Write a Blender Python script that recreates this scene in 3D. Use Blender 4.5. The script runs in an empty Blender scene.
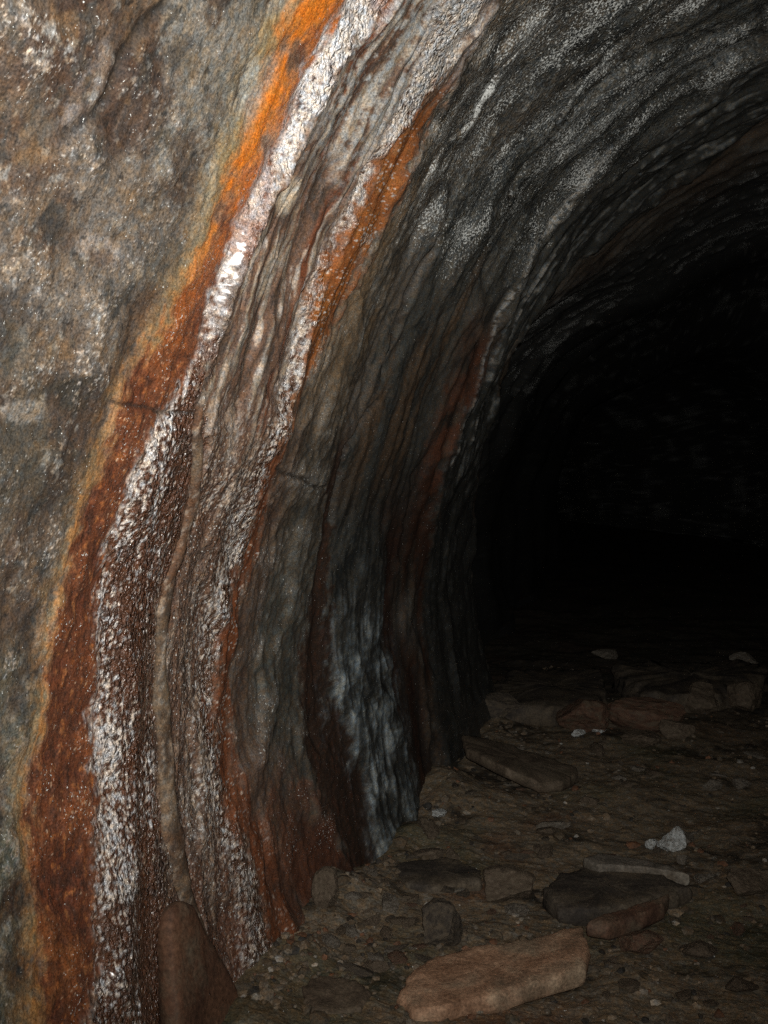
import bpy, bmesh, math, random
import numpy as np
from mathutils import Vector, noise as mnoise

scene = bpy.context.scene
C = scene.collection
random.seed(11)

# ------------------------------------------------------------------ camera
F_PX = 1000.0
YAW, PITCH = math.radians(18.908), math.radians(2.977)
EYE = 1.36                                  # eye height above the tunnel floor
FW = np.array([-math.sin(YAW)*math.cos(PITCH), math.cos(YAW)*math.cos(PITCH), -math.sin(PITCH)])
RT = np.array([math.cos(YAW), math.sin(YAW), 0.0])
UP = np.cross(RT, FW)
cam_d = bpy.data.cameras.new('camera')
cam = bpy.data.objects.new('camera', cam_d); C.objects.link(cam)
cam_d.sensor_fit = 'VERTICAL'; cam_d.sensor_height = 24.0
cam_d.lens = 24.0*F_PX/1024.0
cam_d.clip_start = 0.02; cam_d.clip_end = 200
cam.location = (0, 0, EYE)
cam.rotation_euler = (math.pi/2-PITCH, 0, YAW)
scene.camera = cam

def ratio(x, y):                            # sideways and upward slope of a line of sight, per metre along the tunnel
    d = FW + RT*(x-384)/F_PX + UP*(512-y)/F_PX
    return d[0]/d[1], d[2]/d[1]

# ------------------------------------------------------------------ tunnel cross-section (x, z from the eye)
PROF = [(-1.02,-1.62),(-1.10,-1.42),(-1.16,-1.2),(-1.19,-1.0),(-1.23,-.68),(-1.22,-.45),(-1.19,-.22),(-1.12,0),(-1.035,.27),
        (-.94,.50),(-.83,.70),(-.62,1.0),(-.3,1.27),(.12,1.46),(.55,1.52),(1.0,1.44),(1.5,1.15),(1.9,.7),(2.1,.2),
        (2.2,-.3),(2.22,-.8),(2.15,-1.62)]
def catmull(pts, n):
    P = np.array([pts[0]]+list(pts)+[pts[-1]], float); out = []
    for i in range(1, len(P)-2):
        t = np.linspace(0, 1, n, endpoint=False)[:, None]
        p0, p1, p2, p3 = P[i-1], P[i], P[i+1], P[i+2]
        out.append(.5*((2*p1)+(-p0+p2)*t+(2*p0-5*p1+4*p2-p3)*t*t+(-p0+3*p1-3*p2+p3)*t**3))
    out.append(P[-1:])
    return np.vstack(out)
pf = catmull(PROF, 40)
pt_ = np.r_[0, np.cumsum(np.hypot(*np.diff(pf, axis=0).T))]     # arc length from the left foot
pphi = np.unwrap(np.arctan2(pf[:, 0], pf[:, 1]))
if pphi[0] > 0: pphi -= 2*math.pi
prad = np.hypot(pf[:, 0], pf[:, 1])
def wall_at(x, y):                          # -> (s along the tunnel, t up the wall)
    a, b = ratio(x, y); ph = math.atan2(a, b)
    r = np.interp(ph, pphi, prad)
    return r/math.hypot(a, b), float(np.interp(ph, pphi, pt_))
def floor_at(x, y, z=0.0):
    a, b = ratio(x, y); D = (z-EYE)/b
    return Vector((a*D, D, z))

# ------------------------------------------------------------------ noise
_rs = np.random.RandomState(5)
_perm = _rs.permutation(4096).astype(np.int32)
_ga = _rs.rand(4096)*2*math.pi
_gx, _gy = np.cos(_ga).astype(np.float32), np.sin(_ga).astype(np.float32)
def perlin(x, y, seed=0):
    x = np.asarray(x, np.float32); y = np.asarray(y, np.float32)
    xi = np.floor(x).astype(np.int32); yi = np.floor(y).astype(np.int32)
    xf = (x-xi).astype(np.float32); yf = (y-yi).astype(np.float32)
    u = xf*xf*xf*(xf*(xf*6-15)+10); v = yf*yf*yf*(yf*(yf*6-15)+10)
    def g(ix, iy, dx, dy):
        h = _perm[(_perm[(ix+seed*131) & 4095]+iy) & 4095]
        return _gx[h]*dx+_gy[h]*dy
    n00 = g(xi, yi, xf, yf); n10 = g(xi+1, yi, xf-1, yf)
    n01 = g(xi, yi+1, xf, yf-1); n11 = g(xi+1, yi+1, xf-1, yf-1)
    a = n00+u*(n10-n00); b = n01+u*(n11-n01)
    return (a+v*(b-a))*1.5
def fbm(x, y, o=4, seed=0, gain=.5):
    r = 0; a = 1; tot = 0
    for i in range(o):
        r = r+a*perlin(x*2.03**i+i*17.3, y*2.03**i-i*9.1, seed+i); tot += a; a *= gain
    return r/tot
def ridged(x, y, o=3, seed=0, gain=.5):
    r = 0; a = 1; tot = 0
    for i in range(o):
        r = r+a*(1-np.abs(perlin(x*2.1**i+i*7.7, y*2.1**i+i*3.3, seed+i))*2); tot += a; a *= gain
    return r/tot
def ss(x, a, b):
    k = np.clip((x-a)/(b-a), 0, 1); return k*k*(3-2*k)

def grid_mesh(name, P, closed=False):       # P: rows x cols x 3
    R, K, _ = P.shape
    me = bpy.data.meshes.new(name)
    me.vertices.add(R*K); me.vertices.foreach_set('co', P.reshape(-1).astype(np.float32))
    idx = np.arange(R*K).reshape(R, K)
    q = np.stack([idx[:-1, :-1], idx[:-1, 1:], idx[1:, 1:], idx[1:, :-1]], -1).reshape(-1)
    nf = (R-1)*(K-1)
    me.loops.add(nf*4); me.loops.foreach_set('vertex_index', q.astype(np.int32))
    me.polygons.add(nf); me.polygons.foreach_set('loop_start', np.arange(nf, dtype=np.int32)*4)
    try: me.polygons.foreach_set('loop_total', np.full(nf, 4, np.int32))
    except Exception: pass
    me.polygons.foreach_set('use_smooth', np.ones(nf, bool))
    me.update(calc_edges=True)
    return me
def add_col(me, name, rgb):
    a = me.color_attributes.new(name, 'FLOAT_COLOR', 'POINT')
    d = np.ones((len(me.vertices), 4), np.float32); d[:, :3] = rgb.reshape(-1, 3)
    a.data.foreach_set('color', d.reshape(-1))
def add_f(me, name, v):
    a = me.attributes.new(name, 'FLOAT', 'POINT'); a.data.foreach_set('value', v.reshape(-1).astype(np.float32))

# ------------------------------------------------------------------ materials
def new_mat(name):
    m = bpy.data.materials.new(name); m.use_nodes = True
    nt = m.node_tree; b = nt.nodes['Principled BSDF']
    return m, nt, b
def N(nt, t, **k):
    n = nt.nodes.new(t)
    for a, v in k.items(): setattr(n, a, v)
    return n
def noise_node(nt, vec, scale, detail=4, rough=.6, dist=0):
    n = N(nt, 'ShaderNodeTexNoise'); n.inputs['Scale'].default_value = scale
    n.inputs['Detail'].default_value = detail; n.inputs['Roughness'].default_value = rough
    n.inputs['Distortion'].default_value = dist
    nt.links.new(vec, n.inputs['Vector']); return n
def mix_rgb(nt, mode, fac, a, b):
    n = N(nt, 'ShaderNodeMix', data_type='RGBA', blend_type=mode)
    if isinstance(fac, float): n.inputs[0].default_value = fac
    else: nt.links.new(fac, n.inputs[0])
    for s, i in ((a, 6), (b, 7)):
        if isinstance(s, tuple): n.inputs[i].default_value = (*s, 1)
        else: nt.links.new(s, n.inputs[i])
    return n.outputs[2]
def ramp(nt, fac, stops):
    r = N(nt, 'ShaderNodeValToRGB'); e = r.color_ramp.elements
    while len(e) < len(stops): e.new(.5)
    for k, (p, c) in zip(e, stops):
        k.position = p; k.color = (*c, 1) if isinstance(c, tuple) else (c, c, c, 1)
    nt.links.new(fac, r.inputs[0]); return r.outputs[0]

def surface_mat(name, fine=150.0, contrast=(.42, 1.65)):
    m, nt, b = new_mat(name)
    co = N(nt, 'ShaderNodeTexCoord').outputs['Object']
    col = N(nt, 'ShaderNodeAttribute', attribute_name='mineral').outputs['Color']
    wet = N(nt, 'ShaderNodeAttribute', attribute_name='wet').outputs['Fac']
    crust = N(nt, 'ShaderNodeAttribute', attribute_name='crust').outputs['Fac']
    n1 = noise_node(nt, co, fine*1.5, 3, .75)
    g = ramp(nt, n1.outputs[0], [(.32, contrast[0]), (.68, contrast[1])])
    c = mix_rgb(nt, 'MULTIPLY', 1.0, col, g)
    hue = noise_node(nt, co, fine*.45, 2, .6)
    tint = ramp(nt, hue.outputs[0], [(.35, (.86, .95, 1.08)), (.65, (1.14, 1.0, .86))])
    c = mix_rgb(nt, 'MULTIPLY', 1.0, c, tint)
    gl = N(nt, 'ShaderNodeAttribute', attribute_name='painted_glint').outputs['Fac']
    gn = noise_node(nt, co, fine*1.0, 3, .65)
    gs = N(nt, 'ShaderNodeMath', operation='MULTIPLY_ADD'); nt.links.new(gl, gs.inputs[0]); gs.inputs[1].default_value = .30; nt.links.new(gn.outputs[0], gs.inputs[2])
    gm = ramp(nt, gs.outputs[0], [(.695, 0.0), (.74, 1.0)])
    c = mix_rgb(nt, 'MIX', gm, c, (.86, .89, .86))  # wet glints painted into the base colour as pale specks
    nt.links.new(c, b.inputs['Base Color'])
    rr = N(nt, 'ShaderNodeMapRange'); rr.inputs[3].default_value = .75; rr.inputs[4].default_value = .24
    nt.links.new(wet, rr.inputs[0]); nt.links.new(rr.outputs[0], b.inputs['Roughness'])
    sp = N(nt, 'ShaderNodeMapRange'); sp.inputs[3].default_value = .18; sp.inputs[4].default_value = 1.0
    nt.links.new(wet, sp.inputs[0]); nt.links.new(sp.outputs[0], b.inputs['Specular IOR Level'])
    cw = N(nt, 'ShaderNodeMapRange'); cw.inputs[1].default_value = .42; cw.inputs[2].default_value = .95; nt.links.new(wet, cw.inputs[0]); nt.links.new(cw.outputs[0], b.inputs['Coat Weight']); b.inputs['Coat Roughness'].default_value = .2; b.inputs['Coat IOR'].default_value = 1.9
    bn = noise_node(nt, co, fine*1.7, 2, .7)
    bs = N(nt, 'ShaderNodeMapRange'); bs.inputs[3].default_value = .35; bs.inputs[4].default_value = 1.0
    nt.links.new(crust, bs.inputs[0])
    bp = N(nt, 'ShaderNodeBump'); bp.inputs['Distance'].default_value = .0013
    bp.inputs['Strength'].default_value = .5; nt.links.new(bn.outputs[0], bp.inputs['Height'])
    # beads of crust
    wob = noise_node(nt, co, fine*.25, 3, .6)
    ad = N(nt, 'ShaderNodeMixRGB', blend_type='LINEAR_LIGHT'); ad.inputs[0].default_value = .012
    nt.links.new(co, ad.inputs[1]); nt.links.new(wob.outputs['Color'], ad.inputs[2])
    mp = N(nt, 'ShaderNodeMapping'); mp.inputs['Scale'].default_value = (1, 1, .6); nt.links.new(ad.outputs[0], mp.inputs[0])
    vo = N(nt, 'ShaderNodeTexVoronoi', feature='F1'); vo.inputs['Scale'].default_value = fine*.72; vo.inputs['Detail'].default_value = 1.0; vo.inputs['Roughness'].default_value = .45
    nt.links.new(mp.outputs[0], vo.inputs['Vector'])
    b2 = N(nt, 'ShaderNodeBump', invert=True); b2.inputs['Distance'].default_value = .009
    nt.links.new(crust, b2.inputs['Strength']); nt.links.new(vo.outputs['Distance'], b2.inputs['Height']); nt.links.new(bp.outputs[0], b2.inputs['Normal'])
    nt.links.new(b2.outputs[0], b.inputs['Normal'])
    return m
M_wall = surface_mat('wet_mine_rock')
M_floor = surface_mat('damp_floor_dirt', 120.0, (.5, 1.5))

def rock_mat(name, dark, mid, light, scale=9.0, rough=.75, spec=.3, bump=.004):
    m, nt, b = new_mat(name)
    co = N(nt, 'ShaderNodeTexCoord').outputs['Object']
    n1 = noise_node(nt, co, scale, 6, .62, .4)
    c = ramp(nt, n1.outputs[0], [(.33, dark), (.5, mid), (.68, light)])
    n2 = noise_node(nt, co, scale*14, 3, .7)
    g = ramp(nt, n2.outputs[0], [(.3, .55), (.7, 1.45)])
    n4 = noise_node(nt, co, 7, 6, .7)
    dirt = ramp(nt, n4.outputs[0], [(.46, 0.0), (.62, .6 if 'buff' in name else .85)])
    c = mix_rgb(nt, 'MIX', dirt, c, (.12, .095, .066))
    nt.links.new(mix_rgb(nt, 'MULTIPLY', 1.0, c, g), b.inputs['Base Color'])
    b.inputs['Roughness'].default_value = rough; b.inputs['Specular IOR Level'].default_value = spec
    bp = N(nt, 'ShaderNodeBump'); bp.inputs['Distance'].default_value = bump; bp.inputs['Strength'].default_value = .8
    n3 = noise_node(nt, co, scale*6, 5, .7)
    nt.links.new(n3.outputs[0], bp.inputs['Height']); nt.links.new(bp.outputs[0], b.inputs['Normal'])
    return m
R_buff = rock_mat('buff_sandstone', (.22, .12, .07), (.40, .245, .155), (.50, .37, .25))
R_red = rock_mat('reddish_stone', (.07, .04, .03), (.12, .065, .042), (.17, .105, .07))
R_dark = rock_mat('dark_slate', (.032, .027, .023), (.06, .05, .04), (.095, .08, .06))
R_brown = rock_mat('brown_stone', (.06, .045, .032), (.11, .083, .058), (.19, .15, .11))
R_pale = rock_mat('pale_stone', (.09, .08, .065), (.17, .15, .125), (.28, .26, .22))
R_quartz = rock_mat('milky_quartz', (.25, .26, .25), (.58, .62, .62), (.8, .83, .83), 14, .35, .5)
R_plank = rock_mat('rust_stained_stone', (.07, .035, .022), (.115, .058, .034), (.16, .085, .05), 6)
R_ridge = rock_mat('brown_flowstone', (.09, .062, .042), (.135, .10, .068), (.19, .15, .105), 11, .5, .4, .005)

# ------------------------------------------------------------------ the tunnel wall
# columns along the tunnel, rows up and over the section
inv = np.linspace(1/.85, 1/7.0, 960)
S = np.r_[np.linspace(-7, .78, 60), 1/inv, np.linspace(7.1, 30, 90)]
T_top = float(np.interp(math.radians(14), pphi, pt_)); T_all = pt_[-1]
T = np.r_[np.linspace(0, T_top, 1280), np.linspace(T_top+.01, T_all, 160)]
px = np.interp(T, pt_, pf[:, 0]); pz = np.interp(T, pt_, pf[:, 1]); ph = np.interp(T, pt_, pphi)
tx, tz = np.gradient(px, T), np.gradient(pz, T); L = np.hypot(tx, tz); tx /= L; tz /= L
nx, nz = tz, -tx                            # points into the tunnel
s = np.broadcast_to(S[None, :], (len(T), len(S))).astype(np.float32)
t = np.broadcast_to(T[:, None], s.shape).astype(np.float32)
lnS = np.log(np.maximum(s, .3))

# traced mineral bands: each is a line that runs up the wall and over the roof
YS = [0, 50, 100, 150, 200, 250, 300, 350, 400, 450, 500, 550, 600, 650, 700, 750, 800, 850, 900, 950, 1010]
K = {
 'fringe': [275, 250, 222, 205, 192, 178, 160, 138, 110, 95, 77, 62, 50, 42, 34, 24, 20, 26, 30, 22, 18],
 'rust':   [338, 308, 280, 256, 228, 200, 172, 148, 124, 106, 92, 76, 66, 56, 48, 42, 37, 36, 38, 40, 40],
 'white':  [348, 315, 288, 264, 240, 222, 204, 190, 168, 140, 122, 106, 97, 95, 93, 94, 95, 93, 91, 90, 88],
 'whiteR': [374, 339, 305, 279, 252, 234, 214, 201, 190, 186, 182, 171, 155, 150, 149, 150, 152, 157, 167, 179, 201],
 'ridge':  [382, 350, 316, 288, 262, 240, 222, 205, 186, 180, 179, 170, 154, 149, 148, 149, 151, 156, 166, 178, 200],
 'ridge2': [392, 360, 328, 300, 272, 250, 232, 214, 196, 190, 190, 182, 168, 164, 164, 167, 174, 188, 200, 214, 240],
 'white2': [432, 410, 388, 362, 338, 316, 296, 278, 262, 246, 234, 226, 208, 199, 196, 200, 208, 222, 232, 240, 255],
 'rust2':  [468, 440, 410, 374, 346, 320, 302, 288, 272, 258, 244, 238, 222, 210, 205, 214, 226, 240, 250, 262, 275],
 'grey2':  [486, 462, 436, 408, 382, 360, 338, 314, 288, 270, 262, 252, 240, 233, 232, 240, 252, 270, 285, 298, 315],
 'rust3':  [560, 520, 490, 462, 440, 415, 392, 368, 350, 336, 324, 319, 306, 301, 302, 312, 326, 346, 362, 380, 410],
 'flow':   [600, 558, 520, 488, 458, 432, 408, 385, 364, 350, 338, 332, 328, 328, 333, 347, 362, 374, 388, 410, 440],
 'flow2':  [640, 600, 565, 530, 500, 472, 448, 425, 402, 388, 378, 376, 378, 380, 388, 405, 414, 415, 425, 445, 470],
 'rust4':  [700, 650, 605, 565, 530, 500, 466, 452, 434, 420, 408, 398, 392, 392, 396, 408, 418, 425, 435, 455, 480],
 'seam':   [815, 735, 680, 615, 552, 522, 494, 476, 455, 437, 425, 418, 415, 418, 425, 434, 442, 455, 470, 490, 520],
 'lip':    [960, 860, 790, 720, 650, 592, 536, 505, 486, 476, 470, 469, 472, 482, 498, 512, 530, 550, 570, 590, 620],
}
tt = np.linspace(0, T_top, 400)
LN = {}
for k, xs in K.items():
    pts = sorted([(wall_at(x, y)[1], math.log(wall_at(x, y)[0])) for x, y in zip(xs, YS)])
    a = np.array(pts); LN[k] = np.interp(T, a[:, 0], a[:, 1])[:, None].astype(np.float32)
warps = .030*fbm(s*3, t*3, 3, 3)+.020*fbm(s*9, t*4, 2, 9, .4)
warp = warps+.012*fbm(s*22, t*13, 2, 11, .6)+.022*fbm(s*45, t*28, 3, 15, .6)
lw = lnS+warp; lws = lnS+warps
lwf = lnS+.6*warp+.016*fbm(s*60, t*25, 3, 21)
def after(k, w=.012, l=None): 
    l = lw if l is None else l
    return ss(l-LN[k], -w, w)
def band(a, b, w=.012, w2=None, l=None): return after(a, w, l)*(1-after(b, w2 or w, l))
tm = lambda y, x=300: wall_at(x, y)[1]
def trange(y0, y1, soft=.08):               # heights on the wall between two traced levels, x taken on the rust line
    ta = wall_at(np.interp(y1, YS, K['rust2']), y1)[1]; tb = wall_at(np.interp(y0, YS, K['rust2']), y0)[1]
    return ss(t, ta-soft, ta+soft)*(1-ss(t, tb-soft, tb+soft))
def blob(x, y, rx, ry, n=.5, seed=40, soft=.35):
    s0, t0 = wall_at(x, y); s1 = abs(wall_at(x+rx, y)[0]-s0); t1 = max(abs(wall_at(x, y+ry)[1]-t0), .01)
    r = np.hypot((s-s0)/s1, (t-t0)/t1)+n*fbm(s*9, t*9, 4, seed)
    return 1-ss(r, 1-soft, 1+soft)
def seam(pts, width, n=.01, seed=60):       # a thin traced line; width in metres
    a = np.array([wall_at(*p) for p in pts])
    best = np.full(s.shape, 9., np.float32)
    su = s+n*fbm(s*6, t*6, 3, seed); tu = t+n*fbm(s*6+31, t*6, 3, seed+3)
    for (s0, t0), (s1, t1) in zip(a[:-1], a[1:]):
        dx, dy = s1-s0, t1-t0; k = np.clip(((su-s0)*dx+(tu-t0)*dy)/(dx*dx+dy*dy+1e-9), 0, 1)
        best = np.minimum(best, np.hypot(su-s0-k*dx, tu-t0-k*dy))
    return np.exp(-(best/width)**2)

# general noises
n_lo = fbm(s*2.2, t*2.2, 4, 70); n_md = fbm(s*9, t*9, 4, 75); n_hi = fbm(s*38, t*38, 4, 80, .65)
n_sp = fbm(s*110, t*110, 2, 85)
sw = s+.05*fbm(s*1.6, t*.8, 2, 90)+.006*fbm(s*7, t*3.0, 2, 93)
str1 = ridged(sw*4.5, t*.55, 3, 100); str2 = ridged(sw*14, t*1.3, 3, 105); str3 = fbm(sw*46, t*5, 3, 110)
str4 = fbm(sw*90, t*14, 3, 115)
gran = fbm(s*75, t*40, 3, 120, .6); gran2 = ridged(s*60+3*n_md, t*26, 2, 125)

r_md = fbm(s*9, t*9, 3, 75, .36); r_hi = fbm(s*38, t*38, 2, 80, .4)
left = 1-after('fringe', .02)               # plain rock nearest the viewer
mid = after('ridge2', .02)*(1-after('grey2', .02))
far = after('grey2', .03)
z_orange = band('fringe', 'rust', .035, .02); z_rust = band('rust', 'white', .010, .012)
z_white = band('white', 'whiteR', .012, .008, lwf); z_mid = band('whiteR', 'white2', .008, .015)
z_w2 = band('white2', 'rust2', .012, .010, lwf); z_r2 = band('rust2', 'grey2', .012, .028)
z_g2 = band('grey2', 'rust3', .014, .012); z_r3 = band('rust3', 'flow', .010, .008)
z_fl = band('flow', 'flow2', .008, .02); z_gap = band('flow2', 'rust4', .02); z_r4 = band('rust4', 'seam', .02, .01)
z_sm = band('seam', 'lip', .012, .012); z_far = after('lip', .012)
hi_part = lambda y, soft=.12: ss(t, wall_at(np.interp(y, YS, K['rust2']), y)[1]-soft, wall_at(np.interp(y, YS, K['rust2']), y)[1]+soft)

# ---- relief
h = .035*fbm(s*.9, t*.8, 3, 130)+.010*fbm(s*2.5, t*1.5, 2, 131)*(1-left)
h += left*(.009*r_md+.0012*r_hi+.003*str1+.0012*gran)
fol = ss(lw-LN['white'], -.02, .05)*(1-.6*z_far)
low = 1-hi_part(430, .2)
str2 = ridged(sw*12, t*1.1, 2, 105, .35)
brk = ss(fbm(s*4, t*4, 3, 132), -.35, .25)
upz = hi_part(330, .25)
calm = 1-.72*(z_g2+.6*z_r3+.5*z_fl)
h += calm*fol*((.020+.006*upz)*(str1-.5)+(.0035+.0065*upz)*brk*(str2-.5)+(.0012+.002*upz*brk)*str3+.0004*str4)
h += fol*(.0045*r_md+.0024*r_hi+.0016*gran*(1-.5*upz)+.003*fbm(s*14, t*6, 2, 134, .35))
h += (1-fol)*(1-left)*(.009*r_md+.0026*gran+.004*fbm(s*20, t*12, 2, 142))
h += .003*r_md+.0010*r_hi+.0003*n_sp
def ledge(a, b, amp, tail=.10):
    w_ = np.maximum(LN[b]-LN[a], .02); u_ = (lws-LN[a])/w_
    return amp*np.clip(u_, 0, 1)*np.exp(-np.maximum(lws-LN[a]-w_, 0)/tail)
h += ledge('white', 'whiteR', .038, .10)*hi_part(390, .15)+.030*np.clip((lws-LN['white'])/.05, 0, 1)*np.exp(-np.maximum(lws-LN['white']-.05, 0)/.06)*low
h += ledge('white2', 'rust2', .036, .10)*hi_part(430, .15)+ledge('white2', 'rust2', .014, .05)*low
h += ledge('rust4', 'seam', .03, .06)*hi_part(520, .3)+ledge('flow', 'flow2', .022, .08)
h += z_white*.002+z_white*.0028*(gran2-.5)+z_white*.0016*gran
h += z_w2*.002+z_w2*.0028*(gran2-.5)
h += z_mid*low*.0028*(gran2-.5)
big = ridged(s*2.3+.5*n_lo, t*.9, 2, 140, .4)
h += fol*.018*ss(big, .35, .75)*(1-z_white)
sb = lambda a, b, w=.03: band(a, b, w, w, lws)
h -= .004*sb('rust2', 'grey2')+.015*sb('rust3', 'flow')+.02*sb('flow2', 'rust4')
h += sb('flow', 'flow2')*(.012+.005*str3)*(1-hi_part(520, .3))
h += .03*sb('seam', 'lip')
cracks = [([(430, 0), (412, 40), (392, 80), (372, 120), (350, 165), (330, 205)], .006, .02),
          ([(566, 0), (530, 35), (498, 68), (470, 120), (440, 150), (415, 190), (400, 225)], .007, .022),
          ([(290, 175), (262, 215), (236, 260), (222, 300)], .004, .012),
          ([(335, 300), (322, 340), (305, 390)], .004, .01),
          ([(450, 215), (420, 270), (395, 330), (380, 380)], .008, .02),
          ([(375, 400), (345, 450), (332, 520)], .01, .02),
          ([(590, 60), (540, 140), (500, 210), (470, 270)], .008, .02),
          ([(545, 215), (515, 265), (490, 320), (472, 370)], .008, .02),
          ([(110, 402), (145, 406), (186, 412)], .004, .006),
          ([(262, 462), (290, 474), (322, 486)], .005, .008),
          ([(165, 0), (142, 20), (115, 55), (95, 95), (72, 118), (62, 132)], .012, .007)]
crk = 0
for i, (p, w, d) in enumerate(cracks):
    g = seam(p, w, .02, 60+i*2); h -= d*g; crk = np.maximum(crk, g)

# ---- mineral colours
col = np.zeros(s.shape+(3,), np.float32)
def lay(c, m):
    m = np.clip(m, 0, 1)[..., None]; c = np.array(c, np.float32)
    col[:] = col*(1-m)+c*m
lay((.20, .155, .115), np.ones_like(s))
lay((.30, .28, .24), ss(n_lo+.4*n_md, -.05, .35))
lay((.11, .075, .055), ss(-n_lo-.5*n_md+.3*n_hi, .1, .45))
lay((.27, .21, .14), .5*ss(fbm(s*5, t*5, 4, 200), .1, .4))
lay((.46, .46, .40), .9*ss(blob(215, 85, 75, 130, .9, 41, .5)+.6*n_hi, .25, .9))
lay((.10, .065, .05), .8*blob(125, 95, 34, 60, .7, 42)); lay((.10, .065, .05), .6*blob(45, 60, 60, 50, .8, 43))
lay((.05, .06, .055), .75*blob(70, 395, 28, 24, .6, 44)); lay((.07, .075, .07), .5*blob(20, 480, 60, 90, .8, 45, .6))
lay((.62, .60, .54), .55*blob(28, 412, 34, 9, 1.3, 46)); lay((.6, .58, .54), .6*blob(90, 245, 22, 14, .8, 47))
lay((.6, .58, .54), .5*blob(80, 85, 12, 60, .8, 48))
lay((.20, .25, .20), left*.7*ss(-(t-wall_at(20, 640)[1]), -.25, .25)*ss(n_md, -.3, .3))
lay((.45, .5, .44), left*.8*ss(-(t-wall_at(20, 780)[1]), -.1, .1)*ss(n_hi+.5*n_md, .05, .3))
lay((.62, .58, .50), left*.85*ss(n_hi+.5*n_md, .28, .5)); lay((.05, .045, .04), left*.8*ss(-n_hi-.4*n_md, .26, .48))
lay((.75, .73, .68), left*ss(n_sp+.6*n_md, .52, .66))
col *= (1-.46*left)[..., None]*np.array((1.0, .92, .88), np.float32)**left[..., None]
lay((.72, .70, .64), left*.8*ss(n_sp+.6*n_md+.3*n_hi, .72, .84)); lay((.04, .035, .03), left*.6*ss(-n_sp-.5*n_md, .5, .65))
lay((.085, .06, .045), left*.75*ss(fbm(s*6, t*6, 4, 270, .6), .06, .3)); lay((.05, .05, .045), left*.7*ss(fbm(s*14, t*14, 4, 275, .65), .14, .36)); lay((.42, .39, .33), left*.45*ss(fbm(s*19, t*19, 4, 280, .7), .2, .42)); lay((.22, .145, .075), left*.35*ss(fbm(s*11, t*11, 3, 285, .6), .2, .4))
lay((.60, .58, .52), left*.5*ss(fbm(s*150, t*150, 2, 290)+.5*n_md, .5, .66)); lay((.04, .035, .03), left*.6*ss(fbm(s*130, t*130, 2, 292), .34, .5))
lay((.045, .04, .036), left*.7*ss(fbm(s*3.5, t*3.5, 5, 400, .6), .14, .34)); lay((.15, .15, .12), left*.25*ss(fbm(s*4, t*4, 4, 410, .6), .12, .35))
# orange fringe
lay((.33, .235, .10), .9*z_orange*ss(n_md+.3*n_hi, -.45, .2)); 
teal = z_orange*hi_part(100, .1)
ocore = ss(lw-LN['fringe'], .25*(LN['rust']-LN['fringe']), .75*(LN['rust']-LN['fringe']))
up = hi_part(320, .28)
lay((.78, .23, .022), .97*z_orange*ocore*(.35+.65*up)*ss(n_md+.5*n_hi+.5, -.1, .7)); lay((.20, .085, .035), z_orange*ocore*.7*ss(-n_md-.7*n_hi, .15, .5))
lay((.45, .20, .05), .6*z_orange*(1-up)*ss(n_hi+.3, 0, .5))
lay((.42, .46, .34), .85*teal*(1-ocore)*ss(n_md, -.4, .1))
# rust
bead_r = fbm(s*60, t*32, 3, 360, .6)
rustc = (.21, .072, .030)
lay(rustc, .95*z_rust); lay((.125, .046, .024), .8*z_rust*(1-hi_part(400, .15))*ss(lw-LN['fringe']-.3*(LN['rust']-LN['fringe']), 0, .05));  lay((.30, .105, .04), z_rust*.6*ss(n_md+.5*n_hi, .1, .45)); lay((.12, .04, .022), z_rust*.7*ss(-n_md-.4*n_hi, .1, .4))
lay((.36, .14, .05), z_rust*.85*ss(bead_r+.5*n_hi, .25, .45)); lay((.06, .03, .02), z_rust*.7*ss(-bead_r-.6*n_md, .2, .42)); lay((.6, .42, .28), z_rust*ss(fbm(s*130, t*100, 2, 362)+.5*n_md, .52, .66))
lay((.58, .17, .028), z_rust*up*.75*ss(n_md+.2*n_hi+.25*(lw-LN['rust'])*-20+.4, 0, .4))
lay((.30, .11, .035), .6*z_rust*blob(55, 965, 32, 45, .8, 49)*ss(n_md+.4*n_hi, -.3, .2))
lay((.09, .05, .032), .6*(z_rust+z_white*.5)*(1-hi_part(900, .12))*ss(n_md+.5*n_hi, -.3, .3))  # low end painted darker, imitating the light falling off
# pale crust bands
wn = ss(gran2*.8+n_md*.6+.55*gran, .35, .62)
wup = hi_part(330, .15)
drip = fbm(s*95+2*n_md, t*11, 3, 310, .6); bead = fbm(s*120, t*70, 2, 315, .6); clump = fbm(s*7, t*3, 3, 320, .6)
lay((.125, .058, .033), z_white); lay((.07, .05, .04), z_white*.7*ss(n_md+.5*gran, 0, .35))
uw = np.clip((lwf-LN['white'])/np.maximum(LN['whiteR']-LN['white'], .02), 0, 1)
dens = .60-.70*uw+.60*clump-.16*(1-hi_part(800, .15))  # whiteness cut low on the wall, painting in the light falloff
lay((.80, .76, .71), z_white*(1-wup)*ss(.55*drip+.75*bead+dens, .42, .62))
lay((.40, .33, .26), z_white*(1-wup)*.8*ss(.5*drip+.7*bead-.1+.3*clump, .12, .3)*(1-ss(.55*drip+.75*bead+dens, .42, .62)))
lay((.90, .89, .86), z_white*wup*ss(.6*n_md+.45*bead+.3*drip, -.38, -.15)); lay((.26, .16, .10), z_white*wup*.85*ss(fbm(sw*34+n_lo, t*3.2, 3, 390, .6)+.35*bead, .22, .36))
lay((.24, .08, .03), z_white*.8*ss(fbm(s*7, t*2.5, 3, 210), .12, .3)*hi_part(330, .1))
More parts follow.
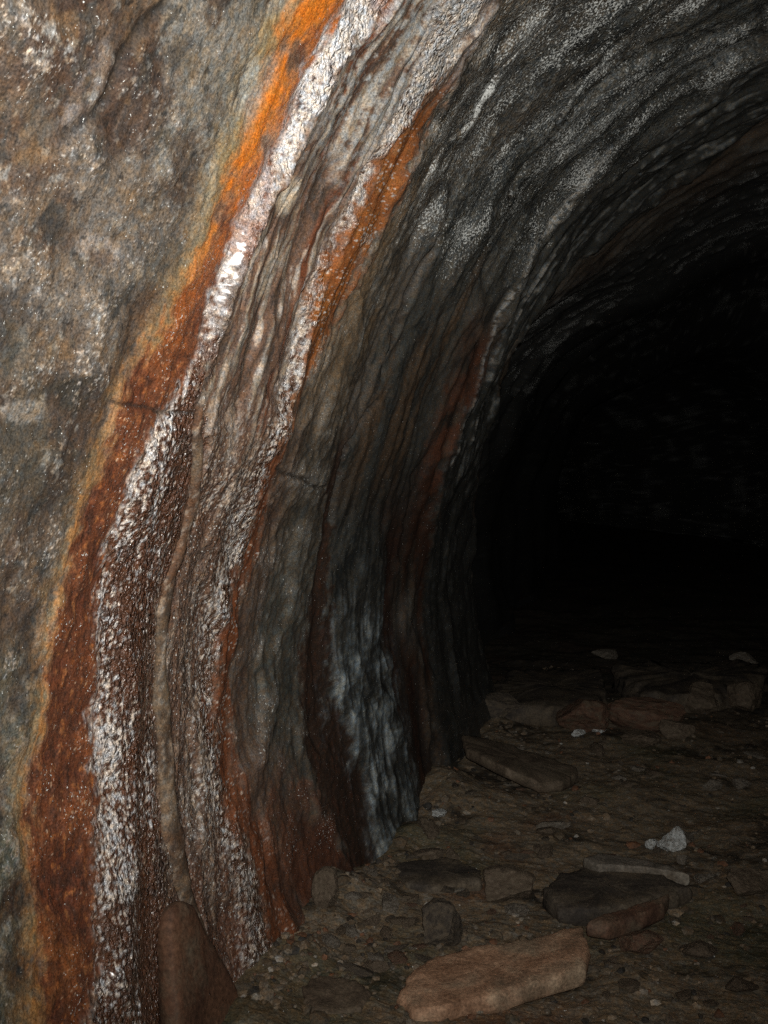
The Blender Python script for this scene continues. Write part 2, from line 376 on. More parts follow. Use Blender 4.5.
# between the two pale bands
lay((.19, .12, .085), z_mid); 
lay((.24, .08, .035), z_mid*.85*ss(fbm(sw*8, t*.9, 3, 215), 0, .22)*hi_part(420, .15))
lay((.36, .32, .25), z_mid*(.8-.45*low)*ss(str3+.5*str2-.2, 0, .35)); lay((.06, .05, .04), z_mid*.7*ss(-str3-.4*n_md, .08, .35))
lay((.60, .52, .44), z_mid*(.85-.5*low)*ss(str3+.7*str4+.2*n_md, .30, .5))
lay((.125, .065, .04), z_mid*low*.7*ss(fbm(s*6, t*3, 3, 330), -.25, .15)); lay((.62, .53, .44), z_mid*low*.9*ss(.6*drip+.8*bead+.5*clump+.35*(trange(380, 520)), .40, .55)); lay((.04, .032, .026), z_mid*low*.6*ss(-.6*drip-.6*bead, .2, .4))
lay((.70, .62, .48), .8*blob(275, 190, 12, 22, .3, 50))
lay((.50, .50, .46), z_mid*.8*hi_part(180, .15)*ss(n_hi+.5*n_md+str2*.3, -.1, .25))
lay((.14, .078, .05), z_w2); lay((.80, .76, .70), z_w2*ss(.5*drip+.75*bead+.35*clump+.30*(1-low)+.26, .30, .46))
lay((.76, .71, .64), z_mid*(1-ss(-lwf+LN['white2'], .0, .07))*low*ss(.55*drip+.8*bead+.6*clump+.1, .26, .42))
lay((.60, .60, .57), (band('white2', 'rust3', .03))*hi_part(110, .08)*.8*ss(n_hi+.4*n_md, -.35, .2))
# second rust band
lay((.22, .075, .03), .95*z_r2*(1-.85*hi_part(75, .08))); lay((.36, .13, .04), .9*z_r2*hi_part(430, .15)*(1-.85*hi_part(75, .08))); lay((.20, .16, .12), z_r2*.8*hi_part(430, .1)*ss(fbm(s*9, t*3.5, 4, 380, .6)-.6*(lw-LN['rust2']-.06)*-10*0+.0, .05, .3)); lay((.48, .19, .05), z_r2*.55*hi_part(360, .2)*(1-hi_part(75, .06))*ss(n_md+.5*n_hi, -.15, .3))
lay((.16, .055, .025), z_r2*.7*ss(-n_md-.4*n_hi, .05, .35)*low)
lay((.8, .76, .68), z_r2*ss(n_sp+.7*n_md+.3*gran, .38, .5)*.9)
# grey wall further in
g_on = z_g2
lay((.17, .145, .11), g_on); lay((.33, .31, .265), g_on*.85*ss(n_md+.5*n_hi+.3*str3, -.05, .3)); lay((.07, .07, .062), g_on*.75*ss(-n_md-.5*str3, .1, .4))
lay((.26, .185, .11), g_on*.8*hi_part(380, .25)*ss(fbm(sw*5, t*.8, 3, 220)+.3*n_hi, -.1, .3))
lay((.13, .16, .15), g_on*.55*(1-hi_part(560, .2))*ss(n_hi, -.2, .3))
lay((.25, .10, .05), (g_on+z_r2)*.75*(1-hi_part(800, .12))*ss(n_md+.4*n_hi, -.2, .3))
foot = 1-hi_part(850, .2)
lay((.16, .06, .032), (g_on+z_r3*.5+z_mid*.6)*foot*.85*ss(fbm(s*5, t*4, 4, 340, .6)+.25*foot, -.1, .25)); lay((.08, .045, .032), (g_on+z_r2+z_w2*.5+z_r3)*foot*.8*ss(-fbm(s*7, t*5, 4, 345, .6), .02, .3))
lay((.15, .062, .033), g_on*low*.45*(1-ss(lw-LN['grey2'], .02, .10+.1*np.clip(n_md, 0, 1))))
lay((.085, .052, .036), z_r3*(1-.85*hi_part(420, .1))); lay((.19, .17, .14), z_r3*.85*hi_part(420, .1)); lay((.17, .07, .04), z_r3*.5*ss(n_hi+str3, .1, .4)*(1-hi_part(420, .1)))
lay((.12, .12, .105), z_fl+z_gap*.9); lay((.17, .19, .185), z_fl*.9*(1-hi_part(580, .2))*ss(str3+.4*n_md, -.15, .3)); lay((.03, .035, .035), z_fl*.8*ss(-str3-.6*n_md, .1, .3)); lay((.46, .52, .54), z_fl*.95*(1-hi_part(640, .15))*ss(str3+.7*str4+.6*n_md, .22, .48))
lay((.33, .32, .30), .6*band('flow', 'flow2', .006)*(1-ss(lw-LN['flow'], .003, .014))*(1-hi_part(660, .1))*ss(n_md+.5*n_hi, -.25, .15))
lay((.21, .14, .085), (z_fl+z_gap)*.8*hi_part(500, .15)*ss(fbm(sw*6, t*1.0, 3, 225)+.3*n_hi, -.1, .25))
lay((.09, .045, .03), z_gap*(1-hi_part(520, .2)))
lay((.105, .05, .03), z_r4*(1-.7*hi_part(240, .1))*ss(fbm(sw*5, t*1.2, 3, 228), -.3, .15)); lay((.10, .10, .085), z_r4*hi_part(240, .15)*.9)
lay((.055, .052, .047), z_r4*.7*ss(-str2-n_md+.6, .1, .5))
# roof and seam: dark slaty rock with pale crystalline streaks and painted-in wet glitter
lay((.085, .088, .08), z_sm); lay((.40, .42, .40), z_sm*(.25+.6*hi_part(480, .2))*ss(str3+.6*str4+.2*n_md, .12, .4))
roof = (g_on+z_r3+z_fl+z_gap+z_r4)*hi_part(170, .25)
roof = np.clip(roof, 0, 1)
lay((.10, .105, .095), roof*.85*ss(lw-LN['flow'], -.20, .10)); lay((.035, .036, .034), roof*.6*ss(-n_md-.5*n_hi, 0, .4)); sweep = ridged(sw*3.2, t*.35, 2, 350, .5)-.5+.8*fbm(s*2.2, t*1.5, 3, 352)
painted_glint_roof = roof*ss(lw-LN['rust3'], -.2, .1)*ss(sweep+.55*n_md+.4*n_hi, -.55, .5); lay((.3, .32, .31), roof*ss(lw-LN['rust3'], -.2, .1)*.5*ss(sweep+.4*n_hi, .1, .5)); lay((.40, .42, .40), roof*ss(lw-LN['rust3'], -.2, .1)*.55*ss(str3*.5+.6*n_hi+.35*n_sp+.7*fbm(s*1.6, t*1.6, 3, 230), .10, .42))
lay((.03, .032, .03), roof*.7*ss(-str2-.6*n_md+.5, .1, .6))
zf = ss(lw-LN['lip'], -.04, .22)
lay((.075, .078, .075), zf); lay((.45, .47, .46), zf*.7*(.15+.85*hi_part(420, .3))*ss(.5*str3+n_md+.3*n_hi, .25, .6))  # rock past the lip painted darker to deepen the gloom, glints painted too
col *= (1-.30*ss(lw-LN['grey2'], 0, .15)*(1-.5*hi_part(250, .2))-.20*ss(lw-LN['rust3'], -.05, .15)*(1-hi_part(300, .3))-.18*low*fol)[..., None]  # deeper and lower rock darkened in colour to steepen the flash falloff
for pts_, w_s in (([(600, 140), (556, 195), (520, 245), (497, 290), (478, 335), (462, 380), (448, 420), (438, 455)], .016), ([(560, 215), (522, 272), (500, 312), (484, 350), (468, 395), (455, 435)], .006),
                  ([(480, 610), (484, 640), (488, 668)], .02)):
    g_ = seam(pts_, w_s, .03, 600+int(w_s*1000)); lay((.62, .62, .58), .95*g_*ss(n_hi+.6*str3+.3, 0, .4)); h += .004*g_
lay((.12, .048, .027), .8*band('rust4', 'seam', .02, .015)*trange(270, 500, .2)*ss(n_md+.3*str3, -.3, .2))
fm_ = band('flow', 'flow2', .035, .05)*ss(fbm(s*8, t*3, 3, 395), -.35, .0)*(1-hi_part(700, .15)); lay((.20, .24, .25), fm_*ss(.4*str3+.6*n_md+.4*n_hi, -.2, .3)*.9); lay((.42, .48, .49), fm_*ss(.45*str3+.6*n_md+.35*n_hi+.3*clump, .12, .45)*.9); lay((.05, .055, .055), fm_*.7*ss(-str3-.5*n_md, .15, .4))
lay((.03, .026, .022), crk*.8)
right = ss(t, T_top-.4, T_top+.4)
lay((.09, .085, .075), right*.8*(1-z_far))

wet = .18+.1*n_md
wet = wet*(1-.6*left)+.95*z_white*(.4+.6*ss(bead+drip, -.2, .2))+.9*z_w2+.12*z_mid+.35*z_r2*ss(n_md, -.1, .2)+.8*roof*ss(sweep+n_hi, -.2, .3)+.35*z_sm+.25*z_rust+.15*z_orange+.05*z_fl
wet = np.clip(wet+.25*n_hi, 0, 1)
painted_glint = np.clip(np.minimum(.84*painted_glint_roof, .50)*(.6+.8*ss(fbm(s*7, t*4, 3, 370, .6), -.25, .25))+.5*zf*hi_part(420, .3)*ss(sweep+n_md, .05, .5)+.10*left*ss(n_md, -.2, .3)+.24*z_rust*ss(n_md, -.1, .3)+.22*z_mid*low+.25*z_g2*ss(n_md, 0, .3), 0, 1.2)
crust = np.clip(.9*(z_white+z_w2)+.5*z_mid*low+.6*roof+.35*z_r2*ss(n_md+.3*n_hi,0,.3)+.3*z_rust*ss(fbm(s*22, t*16, 3, 250), .12, .35)+.12*left*ss(n_md, 0, .3), 0, 1)

# widening beyond the lip
lipS = np.exp(LN['lip'])
wid = ss(s-lipS, .0, 1.0+.8*hi_part(520, .5))*(1-ss(t, wall_at(490, 400)[1], wall_at(640, 190)[1]))
scale = 1+.32*wid+.10*np.sin(s*.8)*ss(s, 6, 9)
hh = h*(1+1.5*wid)+wid*.12*fbm(s*1.2, t*1.2, 3, 240)
X = (px[:, None]-.5)*scale+.5+nx[:, None]*hh
Z = np.where(pz[:, None] > -1.3, (pz[:, None]+.2)*scale-.2, pz[:, None])+nz[:, None]*hh+EYE
bend = np.where(s > 9, (s-9)**2*.03, 0)
P = np.stack([X-bend, s, Z], -1)
# close both ends with rock
for e, c in ((0, -7.6), (-1, 30.5)):
    pass
me = grid_mesh('tunnel_wall', P)
add_col(me, 'mineral', np.clip(col, .01, .9)); add_f(me, 'wet', wet); add_f(me, 'crust', crust); add_f(me, 'painted_glint', painted_glint)
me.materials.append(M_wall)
wall = bpy.data.objects.new('tunnel_wall', me); C.objects.link(wall)
wall['kind'] = 'structure'; wall['category'] = 'tunnel wall'
wall['label'] = 'curved rock wall and roof of the tunnel streaked with rust and white mineral bands'

# rock faces that close the tunnel behind the viewer and far ahead
def end_face(name, y, ox, k):
    g = np.linspace(0, 1, 60); a = np.linspace(0, 1, 200)
    qx = np.interp(a*T_all, pt_, pf[:, 0]); qz = np.interp(a*T_all, pt_, pf[:, 1])
    cx, cz = .5, -.3
    XX = cx+(qx[None, :]-cx)*g[:, None]*k+ox; ZZ = cz+(qz[None, :]-cz)*g[:, None]*k+EYE
    YY = y+.3*fbm(XX*1.5, ZZ*1.5, 4, 300)*(1-g[:, None]**4)
    m = grid_mesh(name, np.stack([XX, YY, ZZ], -1))
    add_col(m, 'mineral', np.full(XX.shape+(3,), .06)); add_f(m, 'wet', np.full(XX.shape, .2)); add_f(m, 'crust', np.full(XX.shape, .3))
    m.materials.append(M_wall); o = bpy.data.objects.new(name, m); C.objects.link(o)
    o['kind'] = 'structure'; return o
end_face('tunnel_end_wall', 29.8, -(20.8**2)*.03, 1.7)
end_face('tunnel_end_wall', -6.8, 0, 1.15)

# brown flowstone rib running down the wall, a part of the wall
def wall_point(sv, tv, off):
    x0 = np.interp(tv, T, px); z0 = np.interp(tv, T, pz); a = np.interp(tv, T, nx); b = np.interp(tv, T, nz)
    i = int(np.argmin(abs(T-tv))); j = int(np.argmin(abs(S-sv))); d = h[i, j]
    return Vector((x0+a*(d+off), sv, z0+b*(d+off)+EYE)), Vector((a, 0, b))
path = [(188, 385, 1), (184, 415, 3.5), (183, 440, 5), (184, 470, 7), (184, 500, 7), (180, 525, 7), (174, 550, 7), (165, 575, 7), (160, 600, 7), (157, 640, 7), (156, 680, 8),
        (156, 720, 9), (158, 760, 10), (161, 800, 12), (167, 840, 13), (176, 875, 12), (188, 905, 10), (199, 935, 8), (210, 962, 7), (222, 988, 6), (236, 1012, 5), (246, 1030, 4)]
pp = catmull([(a, b) for a, b, c in path], 10); rr = np.interp(np.linspace(0, 1, len(pp)), np.linspace(0, 1, len(path)), [c for a, b, c in path])
hs_prev = None; rows = []
cen = []
for (x, y) in pp:
    sv, tv = wall_at(x, y); cen.append((sv, tv))
offs = []
for sv, tv in cen:
    i = int(np.argmin(abs(T-tv))); j = int(np.argmin(abs(S-sv))); offs.append(h[max(i-6, 0):i+7, max(j-5, 0):j+6].mean())
offs = np.convolve(np.pad(offs, 8, 'edge'), np.ones(17)/17, 'valid')
for k, (sv, tv) in enumerate(cen):
    x0 = np.interp(tv, T, px); z0 = np.interp(tv, T, pz); a = np.interp(tv, T, nx); b = np.interp(tv, T, nz)
    base = Vector((x0+a*offs[k], sv, z0+b*offs[k]+EYE)); nrm = Vector((a, 0, b))
    wdt = rr[k]*sv/F_PX*(.95+.35*mnoise.noise(Vector((k*.09, 0, 9))))
    ring = []
    for q in np.linspace(0, math.pi*2, 17)[:-1]:
        lift = .30*wdt+.002
        n_ = .35*wdt*mnoise.fractal(Vector((q*.8, k*.10, 3)), .8, 2.1, 4)
        ring.append(base+Vector((0, 1, 0))*(math.cos(q)*(wdt*1.5+n_))+nrm*(math.sin(q)*(lift+.007+n_)+.001))
    rows.append(ring+[ring[0]])
rm = grid_mesh('flowstone_rib', np.array(rows)[:, :, :])
ra = np.array([list(v) for row in rows for v in row]); ra = ra.reshape(len(rows), -1, 3)
ry, rz_ = ra[:, :, 1], ra[:, :, 2]
k1 = ss(fbm(ry*14, rz_*9, 4, 500, .6), -.25, .25)[..., None]; k2 = ss(fbm(ry*60, rz_*30, 3, 505, .6), .12, .35)[..., None]; k3 = ss(fbm(ry*5, rz_*3, 3, 507), 0, .3)[..., None]
rc = np.array((.10, .07, .048))*(1-k1)+np.array((.17, .13, .09))*k1; rc = rc*(1-.6*k3)+np.array((.12, .055, .03))*.6*k3; rc = rc*(1-.6*k2)+np.array((.4, .34, .27))*.6*k2
add_col(rm, 'mineral', rc); add_f(rm, 'wet', np.full(ry.shape, .05)); add_f(rm, 'crust', .35*k2[..., 0])
rm.materials.append(M_wall)
rib = bpy.data.objects.new('flowstone_rib', rm); C.objects.link(rib); rib.parent = wall
rib['label'] = 'smooth brown flowstone rib winding down between the glittering crusts'

# ------------------------------------------------------------------ floor
finv = np.linspace(1/1.9, 1/9., 900)
FY = np.r_[np.linspace(-7, 1.85, 60), 1/finv, np.linspace(9.2, 30, 120)]
FX = np.linspace(-3.2, 3.4, 900)
fx = np.broadcast_to(FX[None, :], (len(FY), len(FX))); fy = np.broadcast_to(FY[:, None], fx.shape)
fz = .05*fbm(fx*1.1, fy*1.1, 3, 400)+.02*fbm(fx*4, fy*4, 4, 405)+.012*np.maximum(fbm(fx*14, fy*14, 4, 410), -.1)+.006*np.abs(fbm(fx*30, fy*30, 3, 415, .6))
fz = fz+.10*np.exp(-np.maximum(fx+1.05, 0)/.16)*(fy < 5)*(.5+.6*fbm(fx*3, fy*3, 2, 417))
fbend = np.where(fy > 9, (fy-9)**2*.03, 0)
fp = np.stack([fx-fbend, fy, fz], -1)
fm = grid_mesh('tunnel_floor', fp)
f1 = fbm(fx*3, fy*3, 4, 420); f2 = fbm(fx*16, fy*16, 4, 425); f3 = fbm(fx*60, fy*60, 3, 430)
fc = np.zeros(fx.shape+(3,), np.float32)+np.array((.18, .145, .10), np.float32)
def flay(c, m):
    global fc
    m = np.clip(m, 0, 1)[..., None]; fc = fc*(1-m)+np.array(c, np.float32)*m
flay((.045, .038, .028), ss(-f1-.4*f2, .05, .4)); flay((.15, .12, .075), .7*ss(f1+.3*f2, .1, .45)); flay((.14, .07, .04), .6*ss(fbm(fx*2+9, fy*2, 3, 435), .1, .4)*ss(-fx, -.5, .6))
flay((.26, .22, .17), .7*ss(f2+.7*f3, .27, .5)); flay((.2, .16, .12), .6*ss(-f2+.7*f3, .3, .5)); flay((.09, .095, .055), .5*ss(fbm(fx*1.5, fy*1.5, 3, 440), 0, .4))
flay((.03, .028, .024), ss(fy, 4.6, 6.2)*.8)  # far floor painted darker to deepen the gloom ahead
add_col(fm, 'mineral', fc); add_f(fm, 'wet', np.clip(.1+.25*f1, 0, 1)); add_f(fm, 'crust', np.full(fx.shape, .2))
fm.materials.append(M_floor)
floor = bpy.data.objects.new('tunnel_floor', fm); C.objects.link(floor)
floor['kind'] = 'structure'; floor['category'] = 'floor'; floor['label'] = 'damp brown earth floor of the tunnel strewn with broken stone'
def fheight(x, y):
    j = int(np.argmin(abs(FX-x))); i = int(np.argmin(abs(FY-y)))
    return float(fz[i, j])

# ------------------------------------------------------------------ stones
def tag(o, label, cat, group=None):
    o['label'] = label; o['category'] = cat
    if group: o['group'] = group
    return o
def slab(name, poly, zs, thick, mat, label, cat='rock slab', group=None, rough=.010, n=160, seed=0):
    """poly: picture outline of the top face on a plane whose height runs zs=(z at first x, z at last x)."""
    xs = [p[0] for p in poly]; x0, x1 = min(xs), max(xs)
    pts = []
    for x, y in poly:
        k = (x-x0)/(x1-x0); pts.append(floor_at(x, y, zs[0]+(zs[1]-zs[0])*k))
    Q = np.array([list(p) for p in pts]+[list(pts[0])]); d = np.r_[0, np.cumsum(np.linalg.norm(np.diff(Q, axis=0), axis=1))]
    B = np.stack([np.interp(np.linspace(0, d[-1], n, endpoint=False), d, Q[:, i]) for i in range(3)], 1)
    c = B.mean(0)
    rows = []
    top = [.02, .25, .5, .75, .9, .97, 1.0]
    for k in top: rows.append(c+(B-c)*k-np.array([0, 0, .10*thick*max(0, k-.93)/.07]))
    for k, z in ((1.012, .35), (1.015, .6), (1.0, .85), (.93, 1.0), (.5, 1.0), (.02, 1.0)):
        rows.append(c+(B-c)*k-np.array([0, 0, thick*z]))
    G = np.array(rows); G = np.concatenate([G, G[:, :1]], 1)
    base = np.array([c[0], c[1], c[2]-thick])
    for i in range(G.shape[0]):
        for j in range(G.shape[1]-1):
            v = Vector(G[i, j]); w = mnoise.fractal(v*7+Vector((seed, 0, 0)), .8, 2.1, 4)
            u = mnoise.fractal(v*24+Vector((seed, 5, 0)), .9, 2.1, 3); r_ = Vector((G[i, j]-c)); r_.z = 0
            if r_.length > 0: r_.normalize()
            G[i, j] += np.array(r_)*(rough*1.2*w+rough*.9*u)*(1 if i > 2 else .2)
            G[i, j, 2] += rough*w*.9+rough*.4*u
    G[:, -1] = G[:, 0]
    m = grid_mesh(name, G-base)
    m.materials.append(mat)
    bm = bmesh.new(); bm.from_mesh(m); bmesh.ops.remove_doubles(bm, verts=bm.verts, dist=.0004); bmesh.ops.recalc_face_normals(bm, faces=bm.faces); bm.to_mesh(m); bm.free()
    o = bpy.data.objects.new(name, m); C.objects.link(o); o.location = base
    return tag(o, label, cat, group)

def stone_mesh(name, seed, flat=.6, cuts=9, mat=None, sub=4):
    rnd = random.Random(seed)
    bm = bmesh.new(); bmesh.ops.create_icosphere(bm, subdivisions=sub, radius=1)
    planes = []
    for i in range(cuts):
        v = Vector((rnd.gauss(0, 1), rnd.gauss(0, 1), rnd.gauss(0, .8))).normalized(); planes.append((v, rnd.uniform(.42, .78)))
    for v in bm.verts:
        p = v.co.copy()
        for n_, d_ in planes:
            k = p.dot(n_)-d_
            if k > 0: p -= n_*k
        p += v.co*.06*mnoise.fractal(p*2.5+Vector((seed, 0, 0)), .8, 2.1, 4)+v.co*.035*mnoise.fractal(p*8+Vector((seed, 0, 7)), .8, 2.1, 3)
        v.co = p
    zs = [v.co.z for v in bm.verts]; xs = [v.co.x for v in bm.verts]; ys = [v.co.y for v in bm.verts]
    for v in bm.verts:
        v.co = Vector(((v.co.x-(min(xs)+max(xs))/2)/(max(xs)-min(xs)), (v.co.y-(min(ys)+max(ys))/2)/(max(ys)-min(ys)), (v.co.z-min(zs))/(max(zs)-min(zs))))
    for f in bm.faces: f.smooth = False
    m = bpy.data.meshes.new(name); bm.to_mesh(m); bm.free(); m.materials.append(mat)
    return m
def stone(name, x, y, wpx, hpx, depth, mat, label, cat='stone', group=None, rz=0, seed=1, cuts=9, sink=.15):
    """a stone whose foot stands at the traced floor point, wpx and hpx its traced width and height"""
    p = floor_at(x, y); D = (p-Vector((0, 0, EYE))).length
    m = stone_mesh(name, seed, cuts=cuts, mat=mat); o = bpy.data.objects.new(name, m); C.objects.link(o)
    w_, h_ = wpx*D/F_PX, hpx*D/F_PX
    o.scale = (w_, depth, h_*(1+sink)); o.rotation_euler = (0, 0, YAW*.5+rz)
    o.location = (p.x, p.y+depth*.4, fheight(p.x, p.y+depth*.4)-h_*sink)
    return tag(o, label, cat, group)

slab('rock_slab', [(398, 994), (412, 970), (428, 958), (455, 949), (500, 942), (540, 934), (583, 925), (588, 945), (585, 966), (560, 974), (525, 984), (498, 994), (470, 998), (440, 1005), (415, 1008)],
     (.05, .075), .055, R_buff, 'large buff pink flat stone slab lying nearest on the floor', rough=.007)
slab('rock_slab', [(463, 735), (485, 737), (510, 743), (545, 755), (574, 766), (579, 772), (562, 781), (540, 781), (505, 767), (465, 747)],
     (.15, .07), .05, R_brown, 'long brown plank shaped slab propped aslant beside the foot of the wall', rough=.008, seed=3)
slab('rock_slab', [(542, 886), (560, 873), (582, 864), (615, 866), (650, 872), (690, 886), (665, 893), (630, 902), (590, 908), (560, 905)],
     (.045, .035), .07, R_dark, 'broad dark flat slab behind the buff slab', rough=.010, seed=5)
slab('rock_slab', [(585, 858), (600, 853), (640, 858), (672, 866), (690, 874), (640, 866), (600, 864)],
     (.07, .06), .04, R_pale, 'thin pale slab edge showing above the broad dark slab', rough=.004, seed=7)
slab('rock_slab', [(588, 921), (610, 912), (640, 903), (668, 895), (664, 903), (640, 914), (608, 924)],
     (.06, .06), .05, R_red, 'narrow reddish slab just behind the right end of the buff slab', rough=.006, seed=9)
slab('rock_slab', [(300, 985), (318, 977), (350, 980), (370, 992), (362, 1006), (330, 1012), (304, 1004)],
     (.05, .05), .05, R_brown, 'rounded brown flat stone at the lower edge left of the buff slab', rough=.008, seed=11)
slab('rock_slab', [(396, 868), (420, 856), (455, 857), (482, 868), (478, 880), (440, 886), (405, 882)],
     (.04, .04), .05, R_dark, 'oval dark flat stone at the foot of the grey flowstone', rough=.010, seed=13)
slab('rock_slab', [(492, 680), (510, 671), (550, 668), (600, 668), (606, 684), (600, 702), (550, 706), (500, 704)],
     (.12, .12), .14, R_dark, 'big dark block at the far end of the lit floor', 'rock block', rough=.02, seed=15)
slab('rock_slab', [(612, 668), (660, 660), (760, 662), (768, 676), (720, 692), (640, 694)],
     (.12, .10), .14, R_dark, 'big dark block farther right beyond the two reddish blocks', 'rock block', rough=.03, seed=16)
stone('stone_block', 580, 742, 52, 34, .22, R_red, 'squarish reddish block, left one of two standing behind the propped slab', 'stone block', seed=21, cuts=6)
stone('stone_block', 643, 738, 76, 30, .22, R_red, 'wide low reddish block beside the squarish one', 'stone block', seed=22, cuts=6)
stone('stone_block', 438, 952, 38, 38, .12, R_dark, 'small dark squarish block behind the left end of the buff slab', 'stone block', seed=23, cuts=6)
stone('stone', 505, 905, 50, 26, .14, R_brown, 'brown lumpy stone between the dark squarish block and the broad dark slab', seed=24)
stone('quartz_stone', 671, 853, 26, 24, .08, R_quartz, 'bright white quartz lump on the right of the floor', 'quartz', seed=25)
stone('quartz_stone', 651, 848, 12, 10, .04, R_quartz, 'small white chip just left of the bright quartz lump', 'quartz', seed=26)
stone('quartz_stone', 682, 866, 10, 8, .03, R_pale, 'tiny pale chip just below the bright quartz lump', 'quartz', seed=27)
stone('quartz_stone', 578, 742, 14, 7, .05, R_quartz, 'white chip in front of the squarish reddish block', 'quartz', seed=28)
stone('quartz_stone', 597, 740, 16, 7, .05, R_quartz, 'flat white chip between the two reddish blocks', 'quartz', seed=29)
stone('stone', 640, 752, 38, 14, .14, R_brown, 'grey brown lump in front of the wide reddish block', seed=30)
stone('stone', 676, 744, 34, 16, .14, R_brown, 'grey brown lump at the right end of the wide reddish block', seed=31)
stone('stone', 700, 715, 34, 26, .16, R_brown, 'brown boulder in the gloom behind the grey brown lumps', 'boulder', seed=32)
stone('stone', 745, 712, 34, 26, .16, R_brown, 'brown boulder in the gloom by the right edge', 'boulder', seed=33)
stone('stone', 712, 792, 18, 10, .06, R_pale, 'pale chip, left one of two lying side by side on the right', seed=34)
stone('stone', 742, 790, 18, 10, .06, R_pale, 'pale chip, right one of two lying side by side on the right', seed=35)
stone('stone', 438, 822, 14, 6, .05, R_quartz, 'flat white chip near the foot of the wall', 'quartz', seed=36)
stone('stone', 604, 660, 26, 9, .12, R_pale, 'faint pale stone on top of the dark heap far in', seed=37)
stone('stone', 744, 662, 26, 9, .12, R_pale, 'faint pale stone farthest in at the right edge', seed=38)
stone('stone', 322, 930, 26, 36, .07, R_brown, 'brown upright splinter leaning at the foot of the rusty wall', seed=39, cuts=7)
stone('stone', 750, 905, 44, 24, .14, R_brown, 'brown stone at the right edge level with the broad dark slab', seed=40)
stone('stone', 640, 960, 40, 22, .10, R_red, 'reddish stone right of the buff slab', seed=41)
stone('stone', 700, 960, 36, 14, .10, R_brown, 'low brown stone to the right of the reddish one', seed=42)
stone('stone', 500, 730, 40, 22, .14, R_dark, 'dark lump behind the upper end of the propped slab', seed=43)

# the leaning slab at the foot of the rusty wall, set just off the wall
def lean_slab():
    poly = [(158, 1060), (157, 985), (156, 930), (159, 908), (170, 900), (182, 905), (190, 925), (202, 950), (214, 976), (232, 1012), (240, 1060)]
    front = [Vector(wall_point(*wall_at(x, y), .035)[0]) for x, y in poly]
    # even the face out to one plane
    c = sum(front, Vector())/len(front); A = np.array([list(p-c) for p in front]); nrm = Vector(np.linalg.svd(A)[2][2])
    if nrm.x < 0: nrm = -nrm
    front = [p-nrm*(p-c).dot(nrm)*.7 for p in front]
    Q = np.array([list(p) for p in front]+[list(front[0])]); d = np.r_[0, np.cumsum(np.linalg.norm(np.diff(Q, axis=0), axis=1))]
    B = np.stack([np.interp(np.linspace(0, d[-1], 120, endpoint=False), d, Q[:, i]) for i in range(3)], 1); cc = B.mean(0); nn = np.array(nrm)
    rows = [cc+(B-cc)*k+nn*z for k, z in ((.02, 0), (.3, 0), (.6, 0), (.85, 0), (.96, -.001), (1, -.006), (1.01, -.02), (1.0, -.045), (.5, -.045), (.02, -.045))]
    G = np.array(rows); G = np.concatenate([G, G[:, :1]], 1)
    for i in range(G.shape[0]):
        for j in range(G.shape[1]):
            v = Vector(G[i, j]); G[i, j] += nn*.008*mnoise.fractal(Vector((v.x*5, v.y*5, v.z*2)), .8, 2, 4)
    base = np.array([cc[0], cc[1], G[:, :, 2].min()])
    m = grid_mesh('leaning_slab', G-base); m.materials.append(R_plank)
    bm = bmesh.new(); bm.from_mesh(m); bmesh.ops.remove_doubles(bm, verts=bm.verts, dist=.0004); bmesh.ops.recalc_face_normals(bm, faces=bm.faces); bm.to_mesh(m); bm.free()
    o = bpy.data.objects.new('leaning_slab', m); C.objects.link(o); o.location = base
    return tag(o, 'smooth rust brown slab leaning upright against the wall under the flowstone rib', 'rock slab')
lean_slab()

# loose rubble: every stone is its own object
variants = [stone_mesh('rubble_stone', 500+i, cuts=12, mat=[R_brown, R_red, R_dark, R_brown, R_pale, R_brown][i % 6], sub=3) for i in range(18)]
rnd = random.Random(4)
def rubble(k, x, y, sz):
    o = bpy.data.objects.new('rubble_stone', variants[k % 18]); C.objects.link(o)
    a = rnd.uniform(.7, 1.5); o.scale = (sz*a, sz/a*rnd.uniform(.8, 1.2), sz*rnd.uniform(.25, .55))
    o.rotation_euler = (rnd.uniform(-.2, .2), rnd.uniform(-.2, .2), rnd.uniform(0, 6.28))
    o.location = (x, y, fheight(x, y)-o.scale[2]*.35)
    c = ['brown', 'reddish', 'dark', 'brown', 'pale', 'brown'][(k % 18) % 6]
    tag(o, {'brown': 'small brown stone loose in the rubble on the floor', 'reddish': 'small reddish stone loose in the rubble on the floor',
            'dark': 'small dark stone loose in the rubble on the floor', 'pale': 'small pale stone loose in the rubble on the floor'}[c], 'stone', c+' rubble stones on the floor')
for k in range(280):
    D = 1/rnd.uniform(1/6.2, 1/2.35)
    x = rnd.uniform(-1.05, .05*D+.3) if rnd.random() < .75 else -1.05+abs(rnd.gauss(0, .18))
    rubble(rnd.randrange(1000), x, D, min(.16, .022*math.exp(rnd.gauss(.45, .55))))

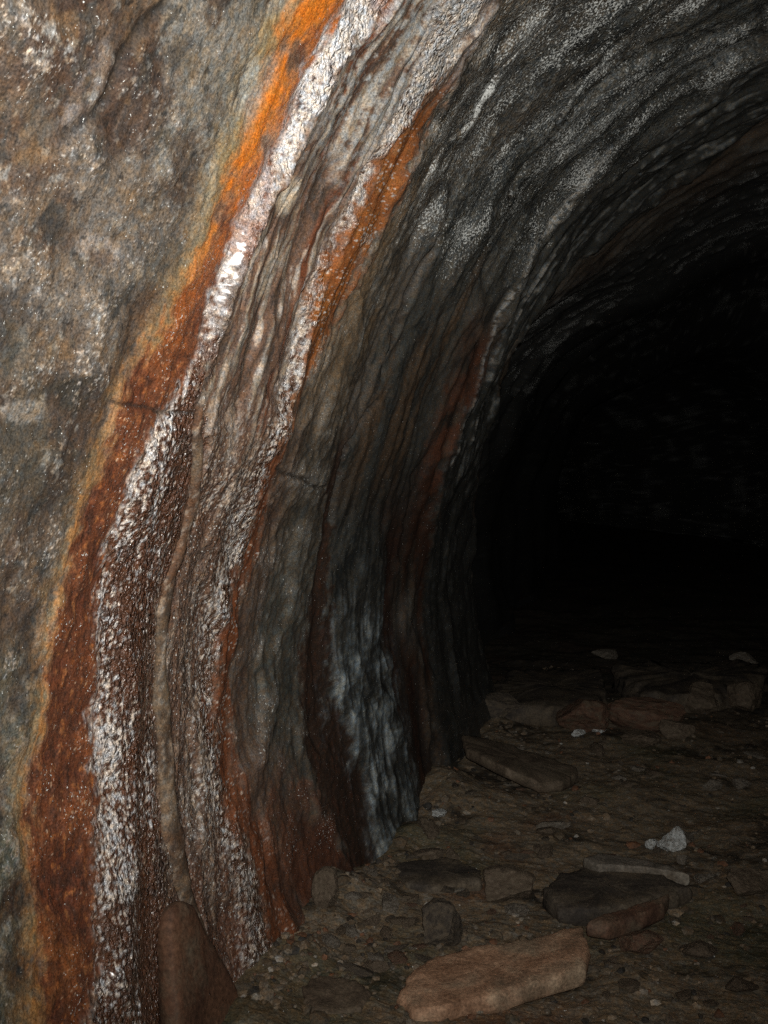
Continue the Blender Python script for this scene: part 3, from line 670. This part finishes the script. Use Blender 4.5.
# loose gravel that nobody could count, one object
def gravel():
    rg = np.random.RandomState(8); bases = []
    for q in range(6):
        b_ = stone_mesh('gravel_source', 900+q, cuts=7, mat=None, sub=1)
        v = np.array([list(x.co) for x in b_.vertices]); f = np.array([list(x.vertices) for x in b_.polygons]); bases.append((v-np.array([0, 0, .4]), f)); bpy.data.meshes.remove(b_)
    V = []; Fc = []; col_ = []; off = 0
    for k in range(3800):
        D = 1/rg.uniform(1/6.5, 1/2.1); x = rg.uniform(-1.1, .06*D+.5) if rg.rand() < .8 else -1.1+abs(rg.normal(0, .12))
        if fbm(np.array([x*2.5]), np.array([D*2.5]), 3, 905)[0] < rg.uniform(-.35, .25): continue
        v, f = bases[k % 6]; sz = min(.05, .009*math.exp(rg.normal(.35, .5))); a = rg.uniform(0, 6.28)
        M = np.array([[math.cos(a), -math.sin(a), 0], [math.sin(a), math.cos(a), 0], [0, 0, 1]])
        w = (v*np.array([sz*rg.uniform(.8, 1.5), sz, sz*rg.uniform(.4, .9)]))@M.T+np.array([x, D, fheight(x, D)+sz*.1])
        V.append(w); Fc.append(f+off); off += len(v)
        c_ = [(.15, .12, .085), (.10, .08, .055), (.22, .18, .13), (.05, .045, .038), (.16, .085, .05), (.34, .31, .26)][rg.choice(6, p=[.38, .26, .10, .14, .09, .03])]
        col_.append(np.tile(np.array(c_)*rg.uniform(.8, 1.2), (len(v), 1)))
    m = bpy.data.meshes.new('gravel'); m.from_pydata(np.vstack(V).tolist(), [], np.vstack(Fc).tolist()); m.update()
    cc_ = np.vstack(col_); add_col(m, 'mineral', cc_); add_f(m, 'wet', np.full(len(cc_), .1)); add_f(m, 'crust', np.zeros(len(cc_)))
    m.materials.append(M_floor); o = bpy.data.objects.new('gravel', m); C.objects.link(o); o['kind'] = 'stuff'
    tag(o, 'fine brown gravel and chips scattered over the tunnel floor', 'gravel')
gravel()

# ------------------------------------------------------------------ light: the camera's flash
world = bpy.data.worlds.new('World'); scene.world = world; world.use_nodes = True
nt = world.node_tree; bg = nt.nodes['Background']
sky = nt.nodes.new('ShaderNodeTexSky'); sky.sky_type = 'NISHITA'; sky.sun_disc = False
sky.sun_elevation = math.radians(40); sky.sun_rotation = 0
nt.links.new(sky.outputs[0], bg.inputs[0]); bg.inputs[1].default_value = .05
ld = bpy.data.lights.new('camera_flash', 'SPOT')
ld.energy = 255; ld.shadow_soft_size = .012; ld.spot_size = math.radians(100); ld.spot_blend = 1.0
ld.color = (1.0, .96, .90)
fl = bpy.data.objects.new('camera_flash', ld); C.objects.link(fl)
fl.location = Vector((0, 0, EYE))+Vector(RT)*.03+Vector(UP)*.055-Vector(FW)*.01
aim = FW+RT*(320-384)/F_PX+UP*(512-360)/F_PX
fl.rotation_euler = Vector(aim).to_track_quat('-Z', 'Y').to_euler()

vs = scene.view_settings; vs.view_transform = 'Standard'; vs.look = 'None'; vs.exposure = 0; vs.gamma = 1
scene.cycles.max_bounces = 3; scene.cycles.sample_clamp_indirect = .4
scene.cycles.use_denoising = False; scene.cycles.caustics_reflective = False; scene.cycles.caustics_refractive = False; scene.cycles.use_adaptive_sampling = True; scene.cycles.adaptive_threshold = .03; scene.cycles.adaptive_min_samples = 16
